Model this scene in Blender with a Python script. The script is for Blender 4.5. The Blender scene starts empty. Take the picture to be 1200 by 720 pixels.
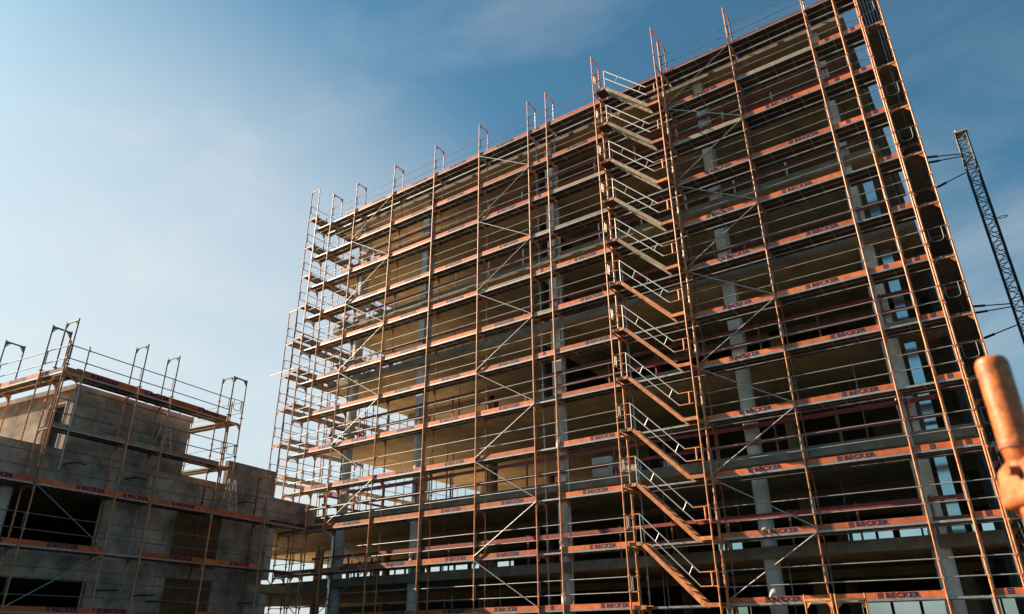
import bpy, bmesh, math, random
from mathutils import Vector, Matrix
R = math.radians
rnd = random.Random(7)
scene = bpy.context.scene
COL = scene.collection

# ------------------------------------------------------------------ camera
EYE, DIST, AZ, PITCH, ROLL, FPX = 1.65, 24.16, 0.60728, 0.43504, -0.00996, 837.82
cd = bpy.data.cameras.new('camera'); cam = bpy.data.objects.new('camera', cd); COL.objects.link(cam)
h = Vector((-math.sin(AZ), math.cos(AZ), 0)); rt = Vector((math.cos(AZ), math.sin(AZ), 0)); zz = Vector((0, 0, 1))
fwd = h * math.cos(PITCH) + zz * math.sin(PITCH); upv = -h * math.sin(PITCH) + zz * math.cos(PITCH)
cx = rt * math.cos(ROLL) + upv * math.sin(ROLL); cy = -rt * math.sin(ROLL) + upv * math.cos(ROLL)
M = Matrix((cx, cy, -fwd)).transposed().to_4x4(); M.translation = Vector((0, -DIST, EYE))
cam.matrix_world = M
cd.sensor_width = 36; cd.lens = 36 * FPX / 1200; cd.clip_start = 0.1; cd.clip_end = 5000
cd.dof.use_dof = True; cd.dof.focus_distance = 32; cd.dof.aperture_fstop = 2.4
scene.camera = cam

# ------------------------------------------------------------------ sky and sun
SUN_B, SUN_EL = 13, 29            # sun from the left, slightly behind the camera
w = bpy.data.worlds.new('World'); scene.world = w; w.use_nodes = True
nt = w.node_tree; bg = nt.nodes['Background']
sky = nt.nodes.new('ShaderNodeTexSky'); sky.sky_type = 'NISHITA'; sky.sun_disc = False
sky.sun_elevation = R(SUN_EL); sky.sun_rotation = R(-(90 + SUN_B)); sky.air_density = 1.3; sky.dust_density = 1.6; sky.ozone_density = 5.0
tc = nt.nodes.new('ShaderNodeTexCoord')
mp = nt.nodes.new('ShaderNodeMapping'); mp.inputs['Scale'].default_value = (1.3, 2.2, 5.0); mp.inputs['Rotation'].default_value = (0.25, 0.5, 0.3); mp.inputs['Location'].default_value = (3.3, 1.7, 0.4)
n1 = nt.nodes.new('ShaderNodeTexNoise'); n1.inputs['Scale'].default_value = 1.6; n1.inputs['Detail'].default_value = 7; n1.inputs['Roughness'].default_value = 0.55; n1.inputs['Distortion'].default_value = 0.6
rp = nt.nodes.new('ShaderNodeValToRGB'); rp.color_ramp.elements[0].position = 0.55; rp.color_ramp.elements[1].position = 0.95
rp.color_ramp.elements[1].color = (0.28, 0.28, 0.28, 1)
mx = nt.nodes.new('ShaderNodeMix'); mx.data_type = 'RGBA'; mx.inputs['B'].default_value = (6.0, 6.2, 6.4, 1)
nt.links.new(tc.outputs['Generated'], mp.inputs['Vector']); nt.links.new(mp.outputs[0], n1.inputs['Vector'])
nt.links.new(n1.outputs['Fac'], rp.inputs[0]); nt.links.new(rp.outputs[0], mx.inputs['Factor'])
hs_ = nt.nodes.new('ShaderNodeHueSaturation'); hs_.inputs['Saturation'].default_value = 1.0; hs_.inputs['Hue'].default_value = 0.488
nt.links.new(sky.outputs[0], hs_.inputs['Color']); ti_ = nt.nodes.new('ShaderNodeMix'); ti_.data_type = 'RGBA'; ti_.blend_type = 'MULTIPLY'; ti_.inputs['Factor'].default_value = 1; ti_.inputs['B'].default_value = (0.64, 0.94, 0.95, 1)
nt.links.new(hs_.outputs[0], ti_.inputs['A']); nt.links.new(ti_.outputs['Result'], mx.inputs['A'])
# a thin bright cirrus veil low in the west, on the sun's side
dt_ = nt.nodes.new('ShaderNodeVectorMath'); dt_.operation = 'DOT_PRODUCT'; dt_.inputs[1].default_value = Vector((-0.88, 0.42, 0.10)).normalized()
nt.links.new(tc.outputs['Generated'], dt_.inputs[0])
vr_ = nt.nodes.new('ShaderNodeMapRange'); vr_.interpolation_type = 'SMOOTHSTEP'; vr_.inputs['From Min'].default_value = 0.72; vr_.inputs['From Max'].default_value = 1.0; vr_.inputs['To Max'].default_value = 0.80
nt.links.new(dt_.outputs['Value'], vr_.inputs['Value'])
nv_ = nt.nodes.new('ShaderNodeMath'); nv_.operation = 'MULTIPLY_ADD'; nv_.inputs[1].default_value = 0.7; nv_.inputs[2].default_value = 0.62
nt.links.new(n1.outputs['Fac'], nv_.inputs[0])
vm_ = nt.nodes.new('ShaderNodeMath'); vm_.operation = 'MULTIPLY'; nt.links.new(vr_.outputs[0], vm_.inputs[0]); nt.links.new(nv_.outputs[0], vm_.inputs[1])
mv_ = nt.nodes.new('ShaderNodeMix'); mv_.data_type = 'RGBA'; mv_.inputs['B'].default_value = (6.6, 6.9, 7.0, 1); d2_ = nt.nodes.new('ShaderNodeVectorMath'); d2_.operation = 'DOT_PRODUCT'; d2_.inputs[1].default_value = Vector((0.06, 0.95, 0.30)).normalized()
nt.links.new(tc.outputs['Generated'], d2_.inputs[0])
v2_ = nt.nodes.new('ShaderNodeMapRange'); v2_.interpolation_type = 'SMOOTHSTEP'; v2_.inputs['From Min'].default_value = 0.86; v2_.inputs['From Max'].default_value = 1.0; v2_.inputs['To Max'].default_value = 0.55
nt.links.new(d2_.outputs['Value'], v2_.inputs['Value'])
n2_ = nt.nodes.new('ShaderNodeMapRange'); n2_.inputs['From Min'].default_value = 0.38; n2_.inputs['From Max'].default_value = 0.72; n2_.inputs['To Max'].default_value = 0.75; nt.links.new(n1.outputs['Fac'], n2_.inputs['Value'])
m2_ = nt.nodes.new('ShaderNodeMath'); m2_.operation = 'MULTIPLY'; nt.links.new(v2_.outputs[0], m2_.inputs[0]); nt.links.new(n2_.outputs[0], m2_.inputs[1])
c2_ = nt.nodes.new('ShaderNodeMix'); c2_.data_type = 'RGBA'; c2_.inputs['B'].default_value = (4.6, 5.2, 5.6, 1); nt.links.new(m2_.outputs[0], c2_.inputs['Factor'])
nt.links.new(mx.outputs['Result'], c2_.inputs['A']); nt.links.new(c2_.outputs['Result'], mv_.inputs['A']); nt.links.new(vm_.outputs[0], mv_.inputs['Factor']); nt.links.new(mv_.outputs['Result'], bg.inputs[0])
bg.inputs[1].default_value = 0.052
sl = bpy.data.lights.new('sun', 'SUN'); sl.energy = 5.0; sl.angle = R(0.5); sl.color = (1.0, 0.80, 0.58)
so = bpy.data.objects.new('sun', sl); COL.objects.link(so)
sd = Vector((-math.cos(R(SUN_B)) * math.cos(R(SUN_EL)), -math.sin(R(SUN_B)) * math.cos(R(SUN_EL)), math.sin(R(SUN_EL))))
so.rotation_euler = sd.to_track_quat('Z', 'Y').to_euler(); so.location = (-60, -40, 40)
scene.view_settings.view_transform = 'Standard'; scene.view_settings.look = 'None'
scene.view_settings.exposure = 1.26; scene.view_settings.gamma = 1.0; scene.view_settings.use_curve_mapping = False
scene.cycles.max_bounces = 6; scene.cycles.diffuse_bounces = 1

# ------------------------------------------------------------------ materials
def mat(name, col, rough=0.6, metal=0.0, var=0.25, scale=3.0, col2=None, bump=0.0, rand=0.0, spec=0.5, streak=False):
    m = bpy.data.materials.new(name); m.use_nodes = True; t = m.node_tree; b = t.nodes['Principled BSDF']
    b.inputs['Roughness'].default_value = rough; b.inputs['Metallic'].default_value = metal
    b.inputs['Specular IOR Level'].default_value = spec
    co = t.nodes.new('ShaderNodeNewGeometry'); mpn = t.nodes.new('ShaderNodeMapping')
    if streak: mpn.inputs['Scale'].default_value = (1, 1, 0.25)
    t.links.new(co.outputs['Position'], mpn.inputs['Vector'])
    n = t.nodes.new('ShaderNodeTexNoise'); n.inputs['Scale'].default_value = scale; n.inputs['Detail'].default_value = 6; n.inputs['Roughness'].default_value = 0.65
    t.links.new(mpn.outputs[0], n.inputs['Vector'])
    r = t.nodes.new('ShaderNodeValToRGB'); r.color_ramp.elements[0].position = 0.32; r.color_ramp.elements[1].position = 0.68
    c2 = col2 or tuple(c * (1 - var) for c in col); c1 = tuple(min(1, c * (1 + var * 0.5)) for c in col)
    r.color_ramp.elements[0].color = (*c2, 1); r.color_ramp.elements[1].color = (*c1, 1)
    t.links.new(n.outputs['Fac'], r.inputs[0]); out = r.outputs[0]
    if rand:
        oi = t.nodes.new('ShaderNodeObjectInfo'); mr = t.nodes.new('ShaderNodeMapRange')
        mr.inputs['To Min'].default_value = 1 - rand; mr.inputs['To Max'].default_value = 1 + rand
        t.links.new(oi.outputs['Random'], mr.inputs['Value'])
        hs = t.nodes.new('ShaderNodeHueSaturation'); t.links.new(mr.outputs[0], hs.inputs['Value']); t.links.new(out, hs.inputs['Color']); out = hs.outputs[0]
    t.links.new(out, b.inputs['Base Color'])
    if bump:
        bn = t.nodes.new('ShaderNodeBump'); bn.inputs['Strength'].default_value = bump; bn.inputs['Distance'].default_value = 0.02
        t.links.new(n.outputs['Fac'], bn.inputs['Height']); t.links.new(bn.outputs[0], b.inputs['Normal'])
    return m

m_orange = mat('orange_steel', (0.86, 0.335, 0.13), 0.40, 0.0, 0.4, 6, (0.50, 0.16, 0.06), rand=0.2)
m_toe = mat('orange_board', (0.80, 0.18, 0.048), 0.6, 0, 0.3, 3.5, (0.46, 0.10, 0.035), rand=0.25)
m_navy = mat('navy_print', (0.012, 0.009, 0.06), 0.6, 0, 0.2, 8)
m_galv = mat('galvanised_steel', (0.46, 0.44, 0.41), 0.45, 0.6, 0.3, 8, rand=0.12)
m_dull = mat('zinc_and_backlit_steel', (0.24, 0.235, 0.225), 0.6, 0.5, 0.3, 8)  # also carries backlit shade on the wing's upper frames and rails
m_wood = mat('deck_plywood', (0.085, 0.055, 0.034), 0.8, 0, 0.55, 4, rand=0.3)
m_ribs = mat('steel_deck', (0.26, 0.185, 0.125), 0.6, 0.2, 0.4, 4, rand=0.25)
m_plank = mat('pale_timber', (0.42, 0.31, 0.19), 0.75, 0, 0.4, 5, rand=0.2)
m_red = mat('red_paint', (0.30, 0.05, 0.042), 0.6, 0, 0.4, 4, rand=0.15)
m_white = mat('white_paint', (0.75, 0.73, 0.70), 0.5, 0, 0.2, 5)
m_alu = mat('aluminium', (0.68, 0.64, 0.57), 0.4, 0.35, 0.25, 6)
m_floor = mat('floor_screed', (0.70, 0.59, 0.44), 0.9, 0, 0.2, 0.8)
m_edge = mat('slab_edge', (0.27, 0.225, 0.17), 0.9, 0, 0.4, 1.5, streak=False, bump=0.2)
m_conc = mat('concrete', (0.34, 0.30, 0.25), 0.9, 0, 0.4, 0.9, bump=0.3)
m_col = mat('column_concrete', (0.74, 0.66, 0.57), 0.75, 0, 0.25, 1.5)
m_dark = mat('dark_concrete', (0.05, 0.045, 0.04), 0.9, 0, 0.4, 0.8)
m_black = mat('black_steel', (0.035, 0.035, 0.04), 0.5, 0.3, 0.3, 5)
m_ground = mat('site_mud', (0.026, 0.022, 0.018), 0.95, 0, 0.5, 0.35, bump=0.5)
m_panel = mat('boarding_plywood', (0.20, 0.095, 0.038), 0.75, 0, 0.5, 2.5, rand=0.2)
m_sheet = mat('sheet_metal', (0.72, 0.75, 0.76), 0.16, 0.9, 0.1, 2)
m_blue = mat('blue_wrap', (0.03, 0.10, 0.22), 0.5, 0, 0.3, 6)
m_brown = mat('brown_rust_steel', (0.30, 0.10, 0.05), 0.6, 0.2, 0.4, 5, rand=0.15)

def wall_material(name='shuttered_concrete', col=(0.52, 0.42, 0.33), var=0.66, sc=0.95, flat=False, bw=2.4, rh=1.35, c2=0.70):
    m = mat(name, col, 0.88, 0, var, sc, bump=0.4)
    t = m.node_tree; b = t.nodes['Principled BSDF']; src = b.inputs['Base Color'].links[0].from_socket
    tcn = t.nodes.new('ShaderNodeTexCoord'); sp = t.nodes.new('ShaderNodeSeparateXYZ'); cb = t.nodes.new('ShaderNodeCombineXYZ'); ad = t.nodes.new('ShaderNodeMath')
    t.links.new(tcn.outputs['Object'], sp.inputs[0]); t.links.new(sp.outputs[0], ad.inputs[0]); t.links.new(sp.outputs[1], ad.inputs[1])
    t.links.new(sp.outputs[0] if flat else ad.outputs[0], cb.inputs[0]); t.links.new(sp.outputs[1] if flat else sp.outputs[2], cb.inputs[1])
    br = t.nodes.new('ShaderNodeTexBrick'); br.offset = 0.5; br.inputs['Scale'].default_value = 1.0
    br.inputs['Brick Width'].default_value = bw; br.inputs['Row Height'].default_value = rh; br.inputs['Mortar Size'].default_value = 0.012
    br.inputs['Color1'].default_value = (1, 1, 1, 1); br.inputs['Color2'].default_value = (c2, c2 * .985, c2 * .96, 1); br.inputs['Mortar'].default_value = (0.35, 0.33, 0.3, 1)
    t.links.new(cb.outputs[0], br.inputs['Vector'])
    mu = t.nodes.new('ShaderNodeMix'); mu.data_type = 'RGBA'; mu.blend_type = 'MULTIPLY'; mu.inputs['Factor'].default_value = 1
    t.links.new(src, mu.inputs['A']); t.links.new(br.outputs['Color'], mu.inputs['B']); t.links.new(mu.outputs['Result'], b.inputs['Base Color'])
    return m
m_wall = wall_material()
m_slab = wall_material('slab_concrete', (0.56, 0.405, 0.225), 0.3, 0.9, True, 2.0, 1.0, 0.84)

# ------------------------------------------------------------------ mesh helpers
class MB:
    def __init__(s): s.v = []; s.f = []; s.m = []; s.sm = []
    def add(s, vs, fs, mi=0, smooth=False):
        o = len(s.v); s.v += [tuple(v) for v in vs]
        for f in fs: s.f.append([i + o for i in f]); s.m.append(mi); s.sm.append(smooth)
    def box(s, x0, x1, y0, y1, z0, z1, mi=0):
        vs = [(x, y, z) for z in (z0, z1) for y in (y0, y1) for x in (x0, x1)]
        s.add(vs, [(0, 2, 3, 1), (4, 5, 7, 6), (0, 1, 5, 4), (2, 6, 7, 3), (0, 4, 6, 2), (1, 3, 7, 5)], mi); return s
    def bar(s, p, q, wy, wz, mi=0):
        p = Vector(p); q = Vector(q); d = (q - p).normalized()
        a = d.cross(Vector((0, 0, 1)));  a = Vector((1, 0, 0)) if a.length < 1e-4 else a.normalized(); b = a.cross(d)
        vs = [e + a * sx * wy / 2 + b * sz * wz / 2 for e in (p, q) for sx, sz in ((-1, -1), (1, -1), (1, 1), (-1, 1))]
        s.add(vs, [(0, 1, 2, 3), (7, 6, 5, 4), (0, 4, 5, 1), (1, 5, 6, 2), (2, 6, 7, 3), (3, 7, 4, 0)], mi); return s
    def tube(s, p, q, r, n=8, mi=0, r2=None):
        p = Vector(p); q = Vector(q); d = (q - p).normalized(); r2 = r if r2 is None else r2
        a = d.cross(Vector((0.3, 0.2, 1))) if abs(d.z) < 0.9 else d.cross(Vector((1, 0, 0)))
        a.normalize(); b = d.cross(a)
        vs = []
        for e, rr in ((p, r), (q, r2)):
            for i in range(n):
                t = 2 * math.pi * i / n; vs.append(e + (a * math.cos(t) + b * math.sin(t)) * rr)
        s.add(vs, [(i, (i + 1) % n, n + (i + 1) % n, n + i) for i in range(n)], mi, True)
        s.add(vs[:n], [tuple(range(n))[::-1]], mi); s.add(vs[n:], [tuple(range(n))], mi); return s
    def prism(s, pts, d, mi=0):       # planar polygon extruded by vector d
        n = len(pts); d = Vector(d); a = [Vector(p) for p in pts]; b = [p + d for p in a]
        s.add(a + b, [tuple(range(n))[::-1], tuple(range(n, 2 * n))] + [(i, (i + 1) % n, n + (i + 1) % n, n + i) for i in range(n)], mi); return s
    def data(s, name, mats):
        me = bpy.data.meshes.new(name); me.from_pydata(s.v, [], s.f)
        for m in mats: me.materials.append(m)
        me.polygons.foreach_set('material_index', s.m); me.polygons.foreach_set('use_smooth', s.sm)
        bm = bmesh.new(); bm.from_mesh(me); bmesh.ops.recalc_face_normals(bm, faces=bm.faces); bm.to_mesh(me); bm.free(); me.update(); return me
    def build(s, name, mats, parent=None, loc=(0, 0, 0)):
        return put(name, s.data(name, mats if isinstance(mats, (list, tuple)) else [mats]), parent, loc)
def put(name, me, parent=None, loc=(0, 0, 0), rot=None):
    o = bpy.data.objects.new(name, me); COL.objects.link(o); o.location = loc
    if rot: o.rotation_euler = rot
    if parent: o.parent = parent
    return o
def tag(o, label, cat, group=None):
    o['label'] = label; o['category'] = cat
    if group: o['group'] = group
    return o
def thing(name, label, cat, loc=(0, 0, 0), rz=0, group=None):
    o = bpy.data.objects.new(name, None); COL.objects.link(o); o.location = loc; o.rotation_euler = (0, 0, rz); o.empty_display_size = 0.5
    return tag(o, label, cat, group)
_cache = {}
def cached(key, fn):
    if key not in _cache: _cache[key] = fn()
    return _cache[key]

# ------------------------------------------------------------------ measured layout
TK = -0.52
LZ = [24.602 - 2 * i for i in range(13)]            # scaffold deck heights, top to bottom
SX = dict(K=0, J=.73, I=1.82, H=4.89, M=7.96, L=11.03, G=14.10, F=15.19, A=18.26, B=21.33, C=24.40, D=27.47, E=29.54, N=30.9)
SX = {k: TK - v for k, v in SX.items()}
DEPTH = 0.73
SLAB = [0.55, 4.0, 7.1, 10.8, 14.35, 17.7, 21.05, 24.4]   # slab undersides
ST = 0.36
FRONT, BACK, LEFT, RIGHT = 1.15, 17.0, -30.2, -1.1

# ------------------------------------------------------------------ ground
g = MB(); N = 60
g.add([(-1500, -1500, 0), (1500, -1500, 0), (1500, 1500, 0), (-1500, 1500, 0)], [(0, 1, 2, 3)])
go = g.build('ground', m_ground); go['kind'] = 'structure'

# ------------------------------------------------------------------ main concrete frame
BX = -16.0
bld = thing('concrete_building', 'unfinished tall concrete frame with open floors and pale columns behind the orange scaffold', 'building', (BX, FRONT, 0))
def part(mb, name, mats, parent=bld, off=(BX, FRONT, 0)):
    o = mb.build(name, mats, parent); 
    o.data.transform(Matrix.Translation(Vector((-off[0], -off[1], -off[2])))); return o
for i, z in enumerate(SLAB):
    m = MB(); x0 = LEFT if i > 2 else -46
    xr = RIGHT if i > 4 else -.66
    m.box(x0, xr, FRONT, BACK, z, z + ST)
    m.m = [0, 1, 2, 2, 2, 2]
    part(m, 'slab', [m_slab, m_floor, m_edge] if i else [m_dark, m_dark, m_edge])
    if i and i < 7:                                   # downstand beams behind the front edge
        m = MB(); m.box(x0 + .3, RIGHT - .3, FRONT + 6.3, FRONT + 6.7, z - .3, z - .003)
        part(m, 'floor_beam', m_slab)
CX = [-28.6, -23.5, -15.4, -7.4, -2.35]
for i, z in enumerate(SLAB[:-1]):
    zt = SLAB[i + 1]
    for j, y in enumerate((1.62, 7.65, 13.6)):
        for x in CX + ([-37.0, -44.0] if i < 2 else []):
            m = MB()
            if i < 3: m.tube((x, y, z + ST), (x, y, zt), 0.27, 20)
            elif i == 3: m.box(x - .24, x + .24, y - .2, y + .2, z + ST, zt)
            else: m.box(x - .2, x + .2, y - .3, y + .3, z + ST, zt)
            part(m, 'column', m_col if j == 0 else m_slab)
# dark walls added to keep the right interior black, and the back wall
for i, z in enumerate(SLAB[:-1]):
    zt = SLAB[i + 1]
    if i > 1:
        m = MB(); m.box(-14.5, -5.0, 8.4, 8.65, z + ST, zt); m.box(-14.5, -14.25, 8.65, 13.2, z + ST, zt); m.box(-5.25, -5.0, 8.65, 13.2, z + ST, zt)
        part(m, 'blackout_wall', m_dark)
    if i >= 3:
        m = MB(); m.box(-16.6, -16.4, 2.1, BACK - .31, z + ST, zt - .301); part(m, 'light_blocker', m_dark)  # added wall, keeps light from the left end off the right bays
    m = MB()
    if i >= 3:
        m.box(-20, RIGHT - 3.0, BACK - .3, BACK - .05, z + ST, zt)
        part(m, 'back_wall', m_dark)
    else:                                             # low floors: parapet, lintel and piers with strips of sky between
        x0 = -45.8
        m.box(x0, RIGHT, BACK - .25, BACK - .05, z + ST, z + ST + .9); m.box(x0, RIGHT, BACK - .25, BACK - .05, zt - .7, zt)
        for xa, xb in ((-28.5, -14.6), (-13.2, -8.1)): m.box(xa, xb, BACK - .25, BACK - .05, z + ST + .9, zt - .7)
        part(m, 'back_wall', m_dark)
        for xa, xb in ((x0, -28.5), (-14.6, -13.2), (-8.1, RIGHT)):
            x = xa + .4
            while x < xb:
                wdt = rnd.choice((.12, .12, .3, .08)); m = MB(); m.box(x, x + wdt, BACK - .22, BACK - .1, z + ST + .9, zt - .7); part(m, 'mullion', m_black); x += rnd.choice((.8, 1.0, 1.25))
        if i == 1:
            for k in range(3):
                m = MB(); m.box(x0, -28.5, BACK - .3, BACK - .24, z + ST + 1.15 + k * .42, z + ST + 1.27 + k * .42); part(m, 'sun_slat', m_black)
for i in range(0, 4):
    z, zt = SLAB[i] + ST, SLAB[i + 1]
    for ya, yb in ((2.6, 5.4), (6.6, 9.6), (10.8, 16.6)):
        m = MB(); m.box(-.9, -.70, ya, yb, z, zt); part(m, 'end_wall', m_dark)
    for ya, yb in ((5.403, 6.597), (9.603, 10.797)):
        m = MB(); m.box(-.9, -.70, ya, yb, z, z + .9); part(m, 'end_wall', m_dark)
# reflective duct panels near the right end
for i in range(1, 5):
    z = SLAB[i] + ST
    m = MB(); m.box(-1.95, -1.62, 1.75, 1.95, z + .05, SLAB[i + 1] - .25)
    part(m, 'duct', m_sheet)

# red edge guards on the floors: two boards on white posts
gl = ['red guard boards on white posts along the front edge of the second floor', 'red guard boards along the front edge of the third floor, above the cylindrical columns',
      'red guard boards along the front edge of the fourth floor', 'red guard boards along the front edge of the fifth floor',
      'red guard boards along the front edge of the floor just below the topmost floor', 'red guard boards along the front edge of the topmost floor under the roof',
      'red guard boards with white posts lining the roof edge against the sky']
for i in range(1, 8):
    z = SLAB[i] + ST; x0, x1 = LEFT + .1, RIGHT - .2
    e = thing('edge_guard', gl[i - 1], 'guard rail', ((x0 + x1) / 2, FRONT + .12, z), 0, 'red edge guards on the floors')
    hw = (x1 - x0) / 2; y = 0
    for hgt in ((.35, .95) if i < 7 else (.45, .95)):
        m = MB(); x = -hw
        while x < hw:
            ln = min(rnd.uniform(2.8, 4.2), hw - x); m.box(x, x + ln - .02, -.025, .0, hgt + rnd.uniform(-.03, .03), hgt + .15); x += ln
        m.build('guard_board', m_red, e)
    x = -hw + .5; me = MB().box(-.03, .03, .002, .06, 0, 1.15).data('post', [m_white if i in (5, 6, 7) else m_brown])
    while x < hw: put('post', me, e, (x, 0, 0)); x += 2.1
gl2 = ['red guard boards closing the open left end of the third floor', 'red guard boards closing the open left end of the fourth floor', 'red guard boards closing the open left end of the fifth floor',
       'red guard boards closing the open left end of the floor below the topmost', 'red guard boards closing the open left end of the topmost floor']
for i in range(2, 7):
    z = SLAB[i] + ST
    e = thing('edge_guard', gl2[i - 2], 'guard rail', (LEFT + .15, 8, z), 0, 'red edge guards at the left end')
    for hgt in (.6, 1.08):
        m = MB(); m.box(-.03, 0, -6.5, 8.6, hgt, hgt + .12); m.build('guard_board', m_red, e)
    me = cached('lpost', lambda: MB().box(.002, .06, -.03, .03, 0, 1.25).data('post', [m_brown]))
    for k in range(8): put('post', me, e, (0, -6.4 + 2.1 * k, 0))

# ------------------------------------------------------------------ lettering on the toe boards
def letters(txt, height):
    cu = bpy.data.curves.new('t', 'FONT'); cu.body = txt; cu.size = 1; cu.extrude = 0.0; cu.offset = 0.055; cu.resolution_u = 2; cu.space_character = 1.12
    o = bpy.data.objects.new('t', cu); COL.objects.link(o)
    me = bpy.data.meshes.new_from_object(o.evaluated_get(bpy.context.evaluated_depsgraph_get()))
    bpy.data.objects.remove(o); bpy.data.curves.remove(cu)
    ys = [v.co.y for v in me.vertices]; xs = [v.co.x for v in me.vertices]; s = height / (max(ys) - min(ys))
    out = MB()
    for p in me.polygons:
        vs = [((me.vertices[i].co.x - min(xs)) * s * 1.28, 0, (me.vertices[i].co.y - min(ys)) * s) for i in p.vertices]
        out.add(vs, [tuple(range(len(vs)))])
    wdt = (max(xs) - min(xs)) * s * 1.28; bpy.data.meshes.remove(me)
    return out, wdt
def emblem(m, hgt):                    # square badge with a pale cross-shaped gap, left of the name
    a = hgt; t = a * .17
    m.box(0, a, -.002, 0, 0, t); m.box(0, a, -.002, 0, a - t, a); m.box(0, t, -.002, 0, t, a - t); m.box(a - t, a, -.002, 0, t, a - t)
    m.box(a * .42, a * .58, -.002, 0, t, a - t); m.box(t, a * .42, -.002, 0, a * .42, a * .58); m.box(a * .58, a - t, -.002, 0, a * .42, a * .58)
def lettering_mesh():
    H = .146; t, wd = letters('BECKER', H); m = MB(); emblem(m, H)
    for f in t.f: m.add([(t.v[i][0] + H * 1.45, -.0015, t.v[i][2]) for i in f], [tuple(range(len(f)))])
    return m.data('lettering', [m_navy])
def badge_mesh():
    m = MB(); emblem(m, .146); return m.data('lettering', [m_navy])

# ------------------------------------------------------------------ scaffold kit
R_T = 0.029
def standard_mesh(z0, z1, key, collars, mt):
    m = MB(); m.tube((0, 0, z0), (0, 0, z1), R_T, 8)
    m.box(-.075, .075, -.075, .075, z0 - .012, z0 + .0)
    for z in collars:
        if z0 + .1 < z < z1 - .05:
            m.tube((0, 0, z - .09), (0, 0, z + .05), .031, 8)
            for dz in (.48, .98): 
                if z + dz < z1 - .05: m.box(-.036, .036, -.034, .05, z + dz - .035, z + dz + .04)
    return m.data('standard', [mt])
def transom_mesh(w, mt=None):
    m = MB(); m.box(-.024, .024, 0.024, w - .024, -.125, -.072)
    for y, s in ((.024, 1), (w - .024, -1)):      # curved corner gussets
        pts = [(-.006, y, -.12), (-.006, y + s * .17, -.12), (-.006, y + s * .085, -.17), (-.006, y + s * .035, -.24), (-.006, y, -.33)]
        m.prism(pts, (.012, 0, 0))
        m.tube((0, y + s * .012, -.31), (0, y + s * .155, -.13), .014, 6)
    return m.data('transom', [mt or m_orange])
def deck_mesh(L, w, var, console=0):
    r = random.Random(var * 31 + int(L * 100)); m = MB(); n = 2 if w < .9 else 3; pw = (w - .05) / n
    for k in range(n + (1 if console else 0)):
        y0 = .03 + k * pw + (.05 if k == n else 0); y1 = y0 + (pw if k < n or console > 1 else .23) - .02
        m.box(.035, L - .035, y0 + .022, y1 - .022, -.045, -.004 + r.uniform(-.004, .004), 0)
        m.box(.03, L - .03, y0, y0 + .02, -.06, .002, 1); m.box(.03, L - .03, y1 - .02, y1, -.06, .002, 1)
        for x in (.03, L - .07): m.box(x, x + .04, y0 + .021, y1 - .021, -.065, -.046, 1)
        q = .75
        while q < L - .3: m.box(q, q + .03, y0 + .021, y1 - .021, -.062, -.046, 1); q += .75
    return m.data('deck', [m_wood, m_galv])
def ribbed_mesh(L, w):
    m = MB(); n = int(w / .105)
    for k in range(n):
        y = .03 + k * (w - .05) / n; m.box(.03, L - .03, y, y + .06, -.06, .0, 0); m.box(.03, L - .03, y + .06, y + .10, -.03, -.002, 0)
    return m.data('deck', [m_ribs])
def toe_mesh(L, var):
    r = random.Random(var * 7 + int(L * 10)); m = MB(); d = r.uniform(-.01, .01)
    m.box(.03, L - .03, .03, .058, .004 + d, .172 + d)
    m.box(.03, .05, .024, .029, .002, .178 + d, 0); m.box(L - .05, L - .03, .024, .029, .002, .178 + d, 0)
    return m.data('toe_board', [m_toe])
def rail_mesh(L, mt=None):
    m = MB()
    for z in (.5, 1.0): m.tube((.0, .045, z), (L, .045, z), .0185, 6)
    for x in (.05, L - .05): m.box(x - .012, x + .012, .03, .06, .49, 1.01)
    return m.data('guard_rail', [mt or m_galv])
def lower_z(z): return z

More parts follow.
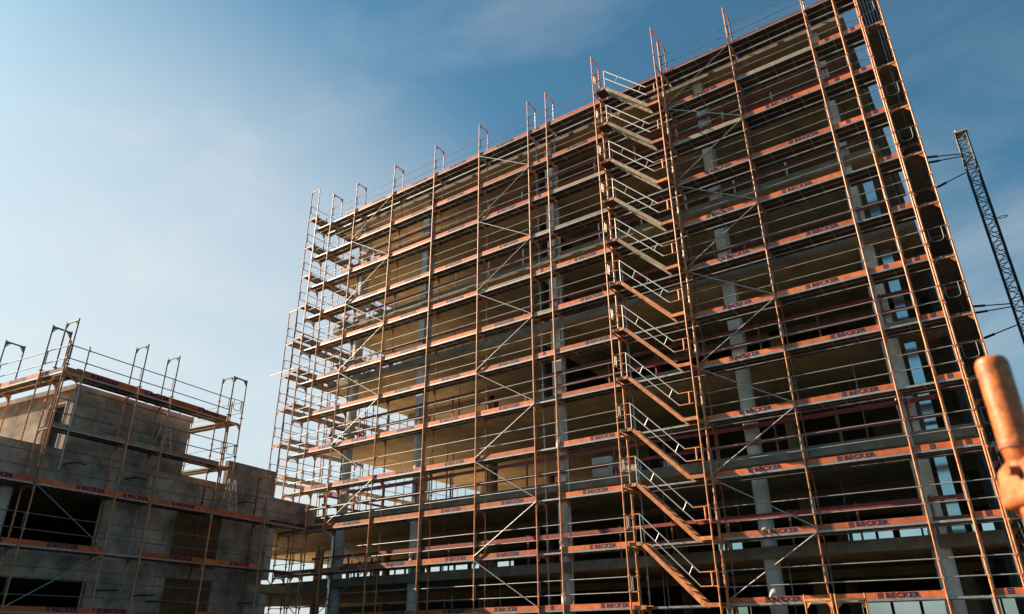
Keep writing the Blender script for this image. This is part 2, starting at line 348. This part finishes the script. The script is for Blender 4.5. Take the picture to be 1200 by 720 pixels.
def scaffold(root, xs, levels, z0=0.1, ztop=None, w=DEPTH, skip_std=(), skip_bay=(), braces=(), tops=(), toe=None, rails=True, ribbed=False, no_guard=(), console=False, backlit_top=False, rail_mat=None, post_mats=None,
             top_in=None, frame_w=None, thick=()):
    """xs: bay lines along local x; the outer row stands at y = 0, the inner one at y = w"""
    ztop = ztop or levels[0] + 2.0
    zkey = (round(z0, 2), round(ztop, 2), tuple(round(z, 2) for z in levels))
    for i, x in enumerate(xs):
        if i in skip_std: continue
        zt = ztop if (i in tops) else levels[0] + 1.08
        for y in (0, w):
            mt_ = m_orange if y == 0 else rnd.choice((m_orange, m_brown, m_galv))
            me = cached(('std', z0, round(zt, 2), zkey, mt_.name), lambda: standard_mesh(z0, zt + .06, 0, levels, mt_))
            if backlit_top and zt > levels[0] + 1.5:
                zc = levels[0] + .25  # backlit shade of the upper frames is put into a darker steel
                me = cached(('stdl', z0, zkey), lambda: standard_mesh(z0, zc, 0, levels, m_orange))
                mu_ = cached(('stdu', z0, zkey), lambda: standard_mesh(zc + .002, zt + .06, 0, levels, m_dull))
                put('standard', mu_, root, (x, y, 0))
            elif post_mats:
                mt2 = rnd.choice(post_mats); me = cached(('std', z0, round(zt, 2), zkey, mt2.name), lambda: standard_mesh(z0, zt + .06, 0, levels, mt2))
            put('standard', me, root, (x, y, 0))
        if i in thick:                                # doubled tube with couplers
            me = cached(('std2', z0, round(zt, 2), zkey), lambda: standard_mesh(z0, zt - .4, 0, [q - .6 for q in levels], m_orange))
            put('standard', me, root, (x + .062, .0, 0))
        me = cached(('tr', w), lambda: transom_mesh(w))
        for z in levels: put('transom', me, root, (x, 0, z))
        if i in tops: put('transom', cached(('trd', w), lambda: transom_mesh(w, m_dull)) if backlit_top else me, root, (x, 0, ztop + .1))
    for b in range(len(xs) - 1):
        if b in skip_bay: continue
        L = xs[b + 1] - xs[b]
        for k, z in enumerate(levels):
            v = rnd.randrange(3)
            con = 2 if k == 0 and len(levels) > 11 and not ribbed else int(console)
            dm = cached(('rib', round(L, 3), w), lambda: ribbed_mesh(L, w)) if ribbed else cached(('deck', round(L, 3), w, v, con), lambda: deck_mesh(L, w, v, con))
            put('deck', dm, root, (xs[b], 0, z))
            kind = toe(b, k) if toe else 'orange'
            if kind in ('orange', 'bare'):
                t = put('toe_board', cached(('toe', round(L, 3), v), lambda: toe_mesh(L, v)), root, (xs[b], 0, z))
                if kind == 'orange' and L > 1.4:
                    put('lettering', cached('becker', lettering_mesh), t, (L * rnd.uniform(.30, .50) if L > 2 else .3, .0285, .016))
                elif kind == 'orange': put('lettering', cached('badge', badge_mesh), t, (L * .45, .0285, .016))
            elif kind == 'timber':
                me = cached(('tt', round(L, 3)), lambda: MB().box(.04, L - .04, .03, .06, .004, .13).data('toe_board', [m_plank])); put('toe_board', me, root, (xs[b], 0, z))
            if rails and (b, k) not in no_guard: put('guard_rail', cached(('rail', round(L, 3), rail_mat and rail_mat.name), lambda: rail_mesh(L, rail_mat)), root, (xs[b], 0, z), (0, rnd.gauss(0, .003), 0))
        if b in braces:
            for k in range(len(levels) - 1):
                za, zb = (levels[k], levels[k + 1]); up = (k + braces[b]) % 2 == 0
                m = MB(); p, q = ((0, -.03, za - .05), (L, -.03, zb + .1)) if up else ((L, -.03, za - .05), (0, -.03, zb + .1))
                m.tube(p, q, .021, 6)
                me = m.data('brace', [m_galv]); me.transform(Matrix.Translation((0, 0, -za))); put('brace', me, root, (xs[b], 0, za))

# main scaffold, left of the stair tower
def toe_left(b, k):
    if b == 6: return 'none' if k in (7, 8, 9, 10) else ('timber' if k in (3, 5) else 'orange')
    if b == 0: return 'none' if k < 9 else 'orange'
    if b == 1: return 'none' if k < 3 else 'orange'
    if (b, k) in ((7, 2), (7, 3), (5, 4)): return 'timber'
    return 'bare' if (b * 5 + k * 3) % 7 == 0 else 'orange'
names = ['N', 'E', 'D', 'C', 'B', 'A', 'F', 'G', 'L']
ox = SX['N']
sL = thing('facade_scaffold', 'tall orange scaffold with wooden decks on the facade left of the zigzag stairs', 'scaffold', (ox, 0, 0))
scaffold(sL, [SX[n] - ox for n in names], LZ[:12], braces={2: 1, 5: 0}, tops=(1, 2, 3, 4, 5, 6, 7), toe=toe_left)
# right of the stair tower, and the bay behind it
def toe_right(b, k):
    if b == 0: return 'none'
    if (b, k) in ((1, 0), (2, 0), (1, 2), (2, 1), (2, 5), (1, 5)): return 'timber' if k in (1, 2) else ('orange' if k == 5 else 'none')
    if b == 3: return 'orange' if k in (1, 2, 3, 6, 9) else 'none'
    return 'orange'
names = ['L', 'M', 'H', 'I', 'J', 'K']
ox2 = SX['L']
sR = thing('facade_scaffold', 'tall orange scaffold on the facade right of the zigzag stairs', 'scaffold', (ox2, 0, 0))
scaffold(sR, [SX[n] - ox2 for n in names], LZ[:12], skip_std=(0,), braces={1: 1}, tops=(1, 2, 3), toe=toe_right, no_guard=[(0, k) for k in range(13)], thick=(5,), console=True)  # inner planks added on this side to keep light off the floors

# ------------------------------------------------------------------ stair tower
st = thing('stair_tower', 'orange scaffold stair tower with parallel zigzag flights and pale handrails', 'stair tower', (SX['L'], 0, 0))
W3 = SX['M'] - SX['L']; YO = -.76
for x in (0, W3):
    put('standard', cached(('st', x), lambda: standard_mesh(.1, LZ[0] + 2.1, 0, LZ[:12], m_orange)), st, (x, YO, 0))
    m = MB(); m.tube((0, 0, .1), (0, 0, LZ[0] + 1.75), .036, 10)
    for z in LZ[:12]:
        m.tube((0, 0, z - .15), (0, 0, z + .1), .045, 10); m.box(-.05, .05, -.05, .05, z + .9, z + 1.0); m.box(-.05, .05, -.05, .05, z - .9, z - .82)
    m.build('standard', m_orange, st, (x, -.075, 0))
    tm = cached('sttr', lambda: transom_mesh(.74))
    for z in LZ[:12] + [LZ[0] + 2.1]: put('transom', tm, st, (x, YO, z))
def flight_mesh(pale):
    m = MB(); x0, x1 = .55, 2.52; dz = -2.0
    for y in (YO + .06, -.15):
        m.prism([(x0 - .05, y, .01), (x0 + .04, y, .01), (x1 + .04, y, dz + .01), (x1 + .04, y, dz - .075), (x1 - .06, y, dz - .08), (x0 - .05, y, -.09)], (0, .03, 0), 0)
    for k in range(8):
        t = (k + .8) / 8.6; x = x0 + (x1 - x0) * t; z = dz * t
        m.box(x - .075, x + .075, YO + .092, -.152, z - .035, z - .01, 1)
    m.bar((x0, YO + .41, -.11), (x1, YO + .41, dz - .11), .05, .02, 1)
    return m.data('stair_flight', [m_plank if pale else m_orange, m_alu])
def hand_mesh(y):
    m = MB()
    for hgt in (.95, .52):
        m.tube((.06, y, hgt), (.55, y, hgt), .021, 6, 0); m.tube((.55, y, hgt), (2.5, y, -2 + hgt), .021, 6, 1); m.tube((2.5, y, -2 + hgt), (3.0, y, -2 + hgt), .021, 6, 0)
    m.tube((.16, y, .52), (.16, y, .95), .019, 6, 0); m.tube((.55, y, .0), (.55, y, .95), .017, 6, 1); m.tube((2.88, y, -1.48), (2.88, y, -1.05), .03, 6, 0)
    for t in (.2, .75): m.tube((.55 + 1.95 * t + .12, y, .52 - 2 * t - .12), (.55 + 1.95 * t + .28, y, .95 - 2 * t - .28), .016, 6, 1)
    return m.data('handrail', [m_orange, m_alu])
def landing_mesh(x0, x1):
    m = MB(); m.box(x0, x1, YO + .05, YO + .08, -.09, .03, 0); m.box(x0, x1, -.14, -.11, -.09, .03, 0)
    n = 5
    for k in range(n): m.box(x0 + .005 + k * (x1 - x0) / n, x0 - .01 + (k + 1) * (x1 - x0) / n, YO + .082, -.142, -.05, -.005, 1)
    return m.data('landing', [m_orange, m_wood])
fm, fm2, hm, l1, l2 = flight_mesh(False), flight_mesh(True), hand_mesh(YO + .04), landing_mesh(.04, .52), landing_mesh(2.5, W3 - .04)
def ugate():
    m = MB()
    for a, b in (((0, 0, .5), (0, 0, .95)), ((.0, .12, .5), (0, .12, .95))): m.tube(a, b, .02, 6)
    m.tube((0, 0, .95), (0, .6, .95), .018, 6); m.tube((0, 0, .5), (0, .6, .5), .018, 6); m.tube((0, .6, .5), (0, .6, .95), .018, 6)
    return m.data('end_rail', [m_galv])
ug = ugate()
for k, z in enumerate(LZ[:12]):
    put('landing', l1, st, (0, 0, z))
    if k: put('landing', l2, st, (0, 0, z)); put('end_rail', ug, st, (W3 - .04, YO + .08, z))
    put('end_rail', ug, st, (.04, YO + .08, z))
    if k < 11:
        f = put('stair_flight', fm2 if k < 5 else fm, st, (rnd.uniform(-.015, .015), 0, z)); put('handrail', hm, f, (rnd.uniform(-.02, .02), 0, 0), (0, rnd.gauss(0, .004), 0))

# ------------------------------------------------------------------ end scaffolds
XR = TK + DEPTH
eR = thing('end_scaffold', 'narrow end scaffold wrapping the right corner, with grey U shaped end guards', 'scaffold', (XR, .08, 0), R(90))
xsr = [0, 2.57, 5.64, 8.71, 11.78, 14.85, 17.42]
scaffold(eR, xsr, LZ[:12], toe=lambda b, k: 'none', ribbed=True, rails=True, tops=(), thick=())
def uguard():
    m = MB(); m.tube((0, .02, 1.0), (0, .71, 1.0), .015, 6)
    p = [(0, .17, 1.0), (0, .17, .62), (0, .20, .55), (0, .27, .52), (0, .46, .52), (0, .53, .55), (0, .56, .62), (0, .56, 1.0)]
    for a, b in zip(p, p[1:]): m.tube(a, b, .015, 6)
    return m.data('end_guard', [m_dull])
ugm = uguard()
for k, z in enumerate(LZ[:12]):
    if k not in (0, 2, 5): put('end_guard', ugm, eR, (-.03, 0, z))
# left end: a return scaffold standing higher by a metre, and a lower one outside it
XLo = -32.18
eL = thing('end_scaffold', 'slim scaffold at the open left end of the tall building, rising above its roof', 'scaffold', (XLo, 15.2, 0), R(-90))
scaffold(eL, [0, 3.07, 6.14, 9.21, 12.28, 15.2], [z + .95 for z in LZ[:9]], z0=8, tops=(4, 5), toe=lambda b, k: 'none', rail_mat=m_dull, post_mats=(m_orange, m_brown, m_dull))
eL2 = thing('end_scaffold', 'lower outer scaffold tower at the far left end of the tall building', 'scaffold', (XLo - .76, 6.2, 0), R(-90))
scaffold(eL2, [0, 3.07, 6.14], [17.4 - 2 * k for k in range(5)], z0=8, tops=(2,), toe=lambda b, k: 'none', rail_mat=m_dull, post_mats=(m_brown, m_dull))
m = MB(); m.tube((6.2, -1.0, 15.6), (6.2, 1.2, 15.62), .022, 6); m.build('loose_tube', m_galv, eL2)

# ------------------------------------------------------------------ the low wing (turned 7 degrees, local x towards the corner, y into the building)
TH = R(7)
UO = 19.5
wo = Vector((-28.78, 0, 0)) + Vector((math.sin(TH), -math.cos(TH), 0)) * UO
WR = R(90) + TH
U = lambda u: UO - u
wing = thing('concrete_wing', 'low grey concrete wing with dark openings and a stepped roofline left of the tall building', 'building', wo, WR)
WF, WB = 1.1, 1.35
def wbox(name, m_, u0, u1, z0, z1, y0=WF, y1=WB, mats=None):
    m = MB(); m.box(U(u1), U(u0), y0, y1, z0, z1); return m.build(name, mats or m_, wing)
wbox('parapet', m_wall, 4.7, 48, 6.62, 8.12)  # wing stretched far out of view to shade the ground in front
wbox('parapet', m_wall, 1.8, 4.697, 6.62, 9.2)
wbox('parapet', m_wall, -1.35, 1.797, 6.95, 7.98)
wbox('spandrel', m_wall, 10.2, 48, 3.72, 4.6)
wbox('wall', m_wall, 6.95, 10.197, 0, 6.617)
wbox('wall', m_wall, 1.85, 4.6, 0, 6.617)
wbox('spandrel', m_wall, 4.603, 6.947, 4.02, 4.5)
for (z0, z1, c0) in ((4.503, 6.614, 0), (0.6, 4.017, 1)):
    m = MB(); n = 5
    for k in range(n): m.box(U(6.94) + k * .46, U(6.94) + k * .46 + .452, WF + .05, WF + .09, z0, z1)
    for k in range(2): m.box(U(6.9), U(4.65), WF + .005, WF + .046, z0 + .5 + k * 1.0, z0 + .6 + k * 1.0)
    m.build('boarding', m_panel, wing)
for z, zt in ((.2, 3.717), (4.1, 6.6)):
    for u in (13.6, 19.0):
        m = MB(); m.tube((U(u), WF + .5, z), (U(u), WF + .5, zt), .26, 20); m.build('column', m_col, wing)
    m = MB(); m.tube((U(1.2), WF + .6, z + .2), (U(1.2), WF + .6, zt), .27, 20); m.build('column', m_col, wing)
for z in (3.72, 6.65):
    m = MB(); m.box(U(48), U(-1.2), WB + .003, 13, z + .02, z + .36); m.build('slab', m_slab, wing)
for z, zt in ((.1, 3.738), (4.082, 6.668)):
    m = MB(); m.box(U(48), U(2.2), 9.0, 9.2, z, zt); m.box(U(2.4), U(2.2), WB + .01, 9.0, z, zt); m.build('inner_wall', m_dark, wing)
# roof block with its door opening in the end wall
m = MB()
m.box(U(12.3), U(7.1), WF + .0, WB, 8.125, 10.42)
m.build('wall', m_wall, wing)
m = MB(); m.box(U(12.3), U(12.05), WB + .002, 1.55, 7.1, 10.42); m.box(U(12.3), U(12.05), 2.55, 9.5, 7.1, 10.42); m.box(U(12.3), U(12.05), 1.552, 2.548, 9.95, 10.42)
m.build('wall', m_wall, wing)
wbox('wall', m_wall, 7.1, 7.35, 7.1, 10.42, WB + .002, 9.5)
wbox('roof', m_wall, 7.0, 12.4, 10.425, 10.62, WF - .05, 9.6)
m = MB(); m.box(U(12.32), U(12.26), 1.50, 1.548, 8.1, 9.95); m.box(U(12.32), U(12.26), 2.552, 2.6, 8.1, 9.95); m.box(U(12.32), U(12.26), 1.5, 2.6, 9.952, 10.0); m.build('door_frame', m_dull, wing)
m = MB(); m.box(U(12.04), U(12.0), 1.4, 2.7, 7.1, 10.4); m.build('black_backing', m_black, wing)  # black sheet behind the opening, its dark interior put in as colour
# dark formwork ties and pegs on the walls
def toe_wing(b, k):
    return 'orange' if not (b in (4, 5) and k == 1) else 'none'
sW = thing('wing_scaffold', 'orange scaffold covering the shaded front of the low concrete wing', 'scaffold', wo, WR)
xsW = [U(u) for u in (19.5, 16.5, 13.5, 10.55, 9.05, 6.1, 3.15, .55)]
def toe_wg(b, k):
    if k == 0: return 'orange' if b in (1, 3, 4) else 'orange' if b == 2 else ('bare' if b == 5 else 'none')
    if k == 1: return 'orange' if (b + k) % 3 != 1 else 'none'
    return 'none' if b in (4,) else ('orange' if b != 5 else 'bare')
scaffold(sW, xsW, LZ[9:12], braces={2: 0, 6: 1}, toe=toe_wg, tops=(6,), ztop=LZ[9] + 2, rail_mat=m_dull)
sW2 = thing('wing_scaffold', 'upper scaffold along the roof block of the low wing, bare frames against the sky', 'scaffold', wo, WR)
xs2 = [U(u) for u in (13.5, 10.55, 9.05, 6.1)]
scaffold(sW2, xs2, LZ[7:9], z0=LZ[9] + .02, braces={0: 0}, toe=lambda b, k: 'orange' if k == 0 else 'timber', tops=(0, 1, 2, 3), ztop=LZ[7] + 2, backlit_top=True, rail_mat=m_dull)
for i, (u, z) in enumerate(((12.1, 7.6), (9.6, 7.5), (8.2, 3.3), (9.8, 3.4), (3.9, 7.4), (3.0, 3.2), (11.4, 3.6), (7.6, 3.1))):
    m = MB(); m.tube((U(u), .45, z), (U(u), 1.098, z), .03, 8); m.tube((U(u), .45, z), (U(u) + .45, .47, z + .01), .028, 8); m.build('wall_tie', m_black, sW)
# across the near end of the roof block
Wm = Matrix.Rotation(WR, 4, 'Z')
def wl(u, y, z=0): return wo + Wm @ Vector((U(u), y, z))
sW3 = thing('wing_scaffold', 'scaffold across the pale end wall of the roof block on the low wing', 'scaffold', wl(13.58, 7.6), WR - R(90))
scaffold(sW3, [0, 3.07, 6.14, 7.6], LZ[7:8], z0=7.1, tops=(0, 1, 2), toe=lambda b, k: 'orange', ztop=LZ[7] + 2, backlit_top=True, rail_mat=m_dull)
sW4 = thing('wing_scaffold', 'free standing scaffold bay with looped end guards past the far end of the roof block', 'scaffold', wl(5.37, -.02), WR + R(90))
scaffold(sW4, [0, 0.75, 3.3], LZ[7:9], z0=7.1, tops=(0,), toe=lambda b, k: 'none', ztop=LZ[7] + 2, backlit_top=True, rail_mat=m_dull)
for z in LZ[7:9]: put('end_guard', ugm, sW4, (-.03, 0, z))
# red formwork beams lying on the top lift
for i, (ua, ub, yy, lab) in enumerate(((12.6, 9.3, .95, 'long red timber beam on the roof block edge of the low wing, nearer end'), (9.1, 6.6, .98, 'long red timber beam on the roof block edge of the low wing, farther end'))):
    b = thing('guard_beam', lab, 'beam', wl((ua + ub) / 2, yy, 10.64), WR)
    hl = (ua - ub) / 2
    m = MB(); m.box(-hl, hl, -.02, .02, .35, .50); m.build('board', m_red, b)
    m = MB(); m.box(-hl + .1, -hl + .2, .021, .1, 0, .52); m.box(hl - .2, hl - .1, .021, .1, 0, .52); m.build('post', m_red, b)

# ------------------------------------------------------------------ hoist mast tied to the right end
mx_, my_ = 2.1, 14.0
mast = thing('hoist_mast', 'dark lattice hoist mast beside the right end of the tall building', 'mast', (mx_, my_, 0))
a = .24; ZT = 25.3
for sx in (-1, 1):
    for sy in (-1, 1):
        m = MB(); m.tube((sx * a, sy * a, 0), (sx * a, sy * a, ZT), .05, 8); m.build('chord', m_black, mast)
m = MB(); z = .3; k = 0
while z < ZT - .3:
    c = [(-a, -a), (a, -a), (a, a), (-a, a)]
    for q in range(4):
        p0, p1 = c[q], c[(q + 1) % 4]
        if k % 2: p0, p1 = p1, p0
        m.tube((*p0, z), (*p1, z + .5), .02, 6); m.tube((*c[q], z), (*c[(q + 1) % 4], z), .02, 6)
    z += .5; k += 1
m.build('lattice', m_black, mast)
m = MB(); z = ZT - 1.9
while z < ZT - .3:
    for q in range(4): m.tube((*c[q], z), (*c[(q + 1) % 4], z + .45), .026, 6)
    z += .45
m.build('head_lattice', m_galv, mast)
m = MB(); m.box(-a - .08, a + .08, -a - .08, a + .08, ZT, ZT + .12); m.tube((-.15, 0, ZT + .12), (-.15, 0, ZT + .3), .1, 10); m.build('head_plate', m_galv, mast)
for zb in (23.7, 15.2):
    for (dx, dy, dz0, dz1) in ((-1.55, -1.0, .35, .35), (-1.5, -1.0, 0, .2), (-1.45, .2, -.9, -.6)):
        p, q = Vector((dx - .3, dy, zb + dz0)), Vector((-a, -a if dy < 0 else a * .2, zb + dz1))
        m = MB(); m.tube(p, q, .028, 6); m.tube(p.lerp(q, .05), p.lerp(q, .35), .06, 8); m.build('tie_bar', m_black, mast)
m = MB()
for k in range(12):
    t0, t1 = 2 * math.pi * k / 12, 2 * math.pi * (k + 1) / 12
    m.tube((.55 + .2 * math.cos(t0), .12 * math.sin(t0), 20.1), (.55 + .2 * math.cos(t1), .12 * math.sin(t1), 20.1), .02, 6)
m.tube((a, 0, 20.1), (.36, 0, 20.1), .02, 6); m.build('cable_ring', m_black, mast)

# ------------------------------------------------------------------ near orange post with a clamp
def ray(px, py):
    u0 = (px - 600) / FPX; v0 = -(py - 360) / FPX
    return (fwd + cx * u0 + cy * v0)
def at(px, py, dist):
    d = ray(px, py); hd = math.hypot(d.x, d.y); return Vector((0, -DIST, EYE)) + d * (dist / hd)
DP = 2.4
m_post = mat('worn_orange_paint', (0.60, 0.165, 0.035), 0.45, 0, 0.5, 26, (0.24, 0.07, 0.025), bump=0.25)
top = at(1160, 421, DP)
post = thing('steel_post', 'thick worn orange post with an angled clamp, close to the camera at right', 'post', (top.x, top.y, 0), AZ)
zt = top.z
m = MB()
prof = [(zt - .37, .036), (zt - .30, .034), (zt - .255, .0415), (zt - .02, .043), (zt - .006, .039), (zt, .034)]
for (za, ra), (zb_, rb) in zip(prof, prof[1:]): m.tube((0, 0, za), (0, 0, zb_), ra, 24, 0, rb)
m.build('sleeve', m_post, post)
m = MB(); m.tube((.012, 0, 0), (.012, 0, zt - .372), .046, 24); m.box(-.12, .12, -.12, .12, 0, .012); m.build('tube', m_post, post)
m = MB()
m.prism([(-.05, -.07, zt - .41), (-.035, -.07, zt - .315), (.03, -.07, zt - .255), (.30, -.07, zt - .12), (.30, -.07, zt - .40), (.10, -.07, zt - .385), (.02, -.07, zt - .45)], (0, .14, 0))
cl = m.build('clamp', m_post, post)
mod = cl.modifiers.new('bevel', 'BEVEL'); mod.width = .014; mod.segments = 3
m = MB(); m.tube((-.068, -.03, zt - .33), (-.02, -.03, zt - .33), .013, 6, 0, .016); m.build('bolt', m_post, post)
m = MB(); m.tube((0, 0, zt - .262), (0, 0, zt - .250), .0445, 24); m.build('weld_ring', m_brown, post)

# ------------------------------------------------------------------ small things
def spare_frame(px, py, dist, rz, lab):
    p = at(px, py, dist)
    f = thing('spare_frame', lab, 'scaffold frame', (p.x, p.y, 0), rz, 'frames at the foot of the scaffold')
    for y in (0, .73):
        m = MB(); m.tube((0, y, 0), (0, y, p.z), .0245, 8); m.build('leg', m_orange, f)
    put('transom', cached(('tr', DEPTH), lambda: transom_mesh(DEPTH)), f, (0, 0, p.z - .05))
spare_frame(942, 697, 23.0, R(-95), 'loose orange scaffold frame standing at the scaffold foot, left of two')
spare_frame(978, 696, 22.4, R(-80), 'loose orange scaffold frame standing at the scaffold foot, right of two')
def box_pack(x, y, z, sx, sy, sz, mt, lab, strap=m_white):
    b = thing('material_pack', lab, 'pack', (x, y, z), rnd.uniform(-.1, .1), 'packs stored on the third floor')
    m = MB(); m.box(-sx / 2, sx / 2, -sy / 2, sy / 2, .12, .12 + sz); m.build('load', mt, b)
    m = MB()
    for k in (-.4, 0, .4): m.box(k * sx - .05, k * sx + .05, -sy / 2, sy / 2, 0, .09)
    m.box(-sx / 2, sx / 2, -sy / 2, sy / 2, .092, .117); m.build('pallet', m_plank, b)
    m = MB(); m.box(-sx * .3, sx * .3, -sy / 2 - .006, -sy / 2 - .001, .2, .12 + sz * .6); m.build('sticker', strap, b)
z3 = SLAB[2] + ST
box_pack(-13.9, 2.6, z3, .9, .8, .9, m_white, 'white wrapped pack behind the narrow scaffold bay on the third floor')
box_pack(-12.5, 2.3, z3, 1.0, .8, .55, m_blue, 'blue wrapped pack with a white sticker on the third floor left of the stairs')
box_pack(-11.2, 3.2, z3, .8, .8, .8, m_dark, 'dark pack with a white sticker on the third floor, behind the stair landing')
def ladder(u, y, z, hgt, lab):
    p = wl(u, y, z); l = thing('ladder', lab, 'ladder', p, WR, 'trestle ladders on the wing')
    for s in (-1, 1):
        m = MB()
        for x in (-.2, .2): m.tube((x * 1.2, s * .32, 0), (x * .8, s * .03, hgt), .022, 6)
        l1_ = m.build('side', m_alu, l)
        m = MB(); k = .28
        while k < hgt - .1: 
            t = k / hgt; m.tube((-.23 + .08 * t, s * (.32 - .29 * t), k), (.23 - .08 * t, s * (.32 - .29 * t), k), .015, 6); k += .28
        m.build('rungs', m_alu, l)
ladder(8.4, .9, LZ[8] + .01, 1.55, 'aluminium trestle ladder on the upper wing scaffold deck beside the roof block wall')
ladder(5.0, .36, LZ[9] + .01, 1.6, 'aluminium trestle ladder on the wing scaffold beside the lower roof step')
pp = thing('drain_pipe', 'bright vertical metal pipe in the dark corner where the wing meets the tall building', 'pipe', (-28.4, 1.0, 0))
m = MB(); m.tube((0, 0, .05), (0, 0, 6.4), .075, 14); m.build('pipe', m_sheet, pp)
m = MB()
for z in (1.5, 3.4, 5.3): m.tube((0, 0, z), (0, 0, z + .12), .09, 14)
m.build('collar', m_galv, pp)
def trestle(x, y, z, lab):
    t = thing('formwork_trestle', lab, 'trestle', (x, y, z), rnd.uniform(-.3, .3), 'trestles in the corner')
    for yy in (-.3, .3):
        m = MB()
        for xx in (-.6, -.2, .2, .6): m.tube((xx, yy, 0), (xx, yy, 1.0 + .15 * math.sin(xx * 5)), .03, 6)
        m.box(-.65, .65, yy - .03, yy + .03, .5, .58); m.build('side_frame', m_black, t)
    m = MB(); m.box(-.65, .65, -.27, .27, .1, .2); m.build('shelf', m_black, t)
trestle(-30.4, 2.6, SLAB[1] + ST, 'black formwork trestle left of the bright pipe in the dark corner')
trestle(-28.0, 2.9, SLAB[1] + ST, 'black formwork trestle right of the bright pipe in the dark corner')

# rusty steel props left standing between the floors
words = ['first', 'second', 'third', 'fourth', 'fifth']
for i in range(0, 5):
    zz0 = SLAB[i] + ST
    hz = SLAB[i + 1] - zz0
    pm = cached(('prop', i), lambda: (MB().tube((0, 0, .01), (0, 0, 1.75), .032, 8).box(-.06, .06, -.06, .06, 0, .01).data('outer_tube', [m_brown]),
        MB().tube((0, 0, 1.6), (0, 0, hz - .012), .024, 8).box(-.06, .06, -.06, .06, hz - .012, hz - .002).box(-.05, .05, -.012, .012, 1.76, 1.79).data('inner_tube', [m_galv])))
    for k in range(6):
        x = rnd.uniform(-27, -17.5) if k < 3 else rnd.uniform(-13, -3.5); y = rnd.uniform(2.6, 6.0)
        p_ = thing('steel_prop', 'rusty adjustable steel prop under the ceiling of the %s open floor' % words[i], 'prop', (x, y, zz0), 0, 'steel props on the %s floor' % words[i])
        put('outer_tube', pm[0], p_); put('inner_tube', pm[1], p_)
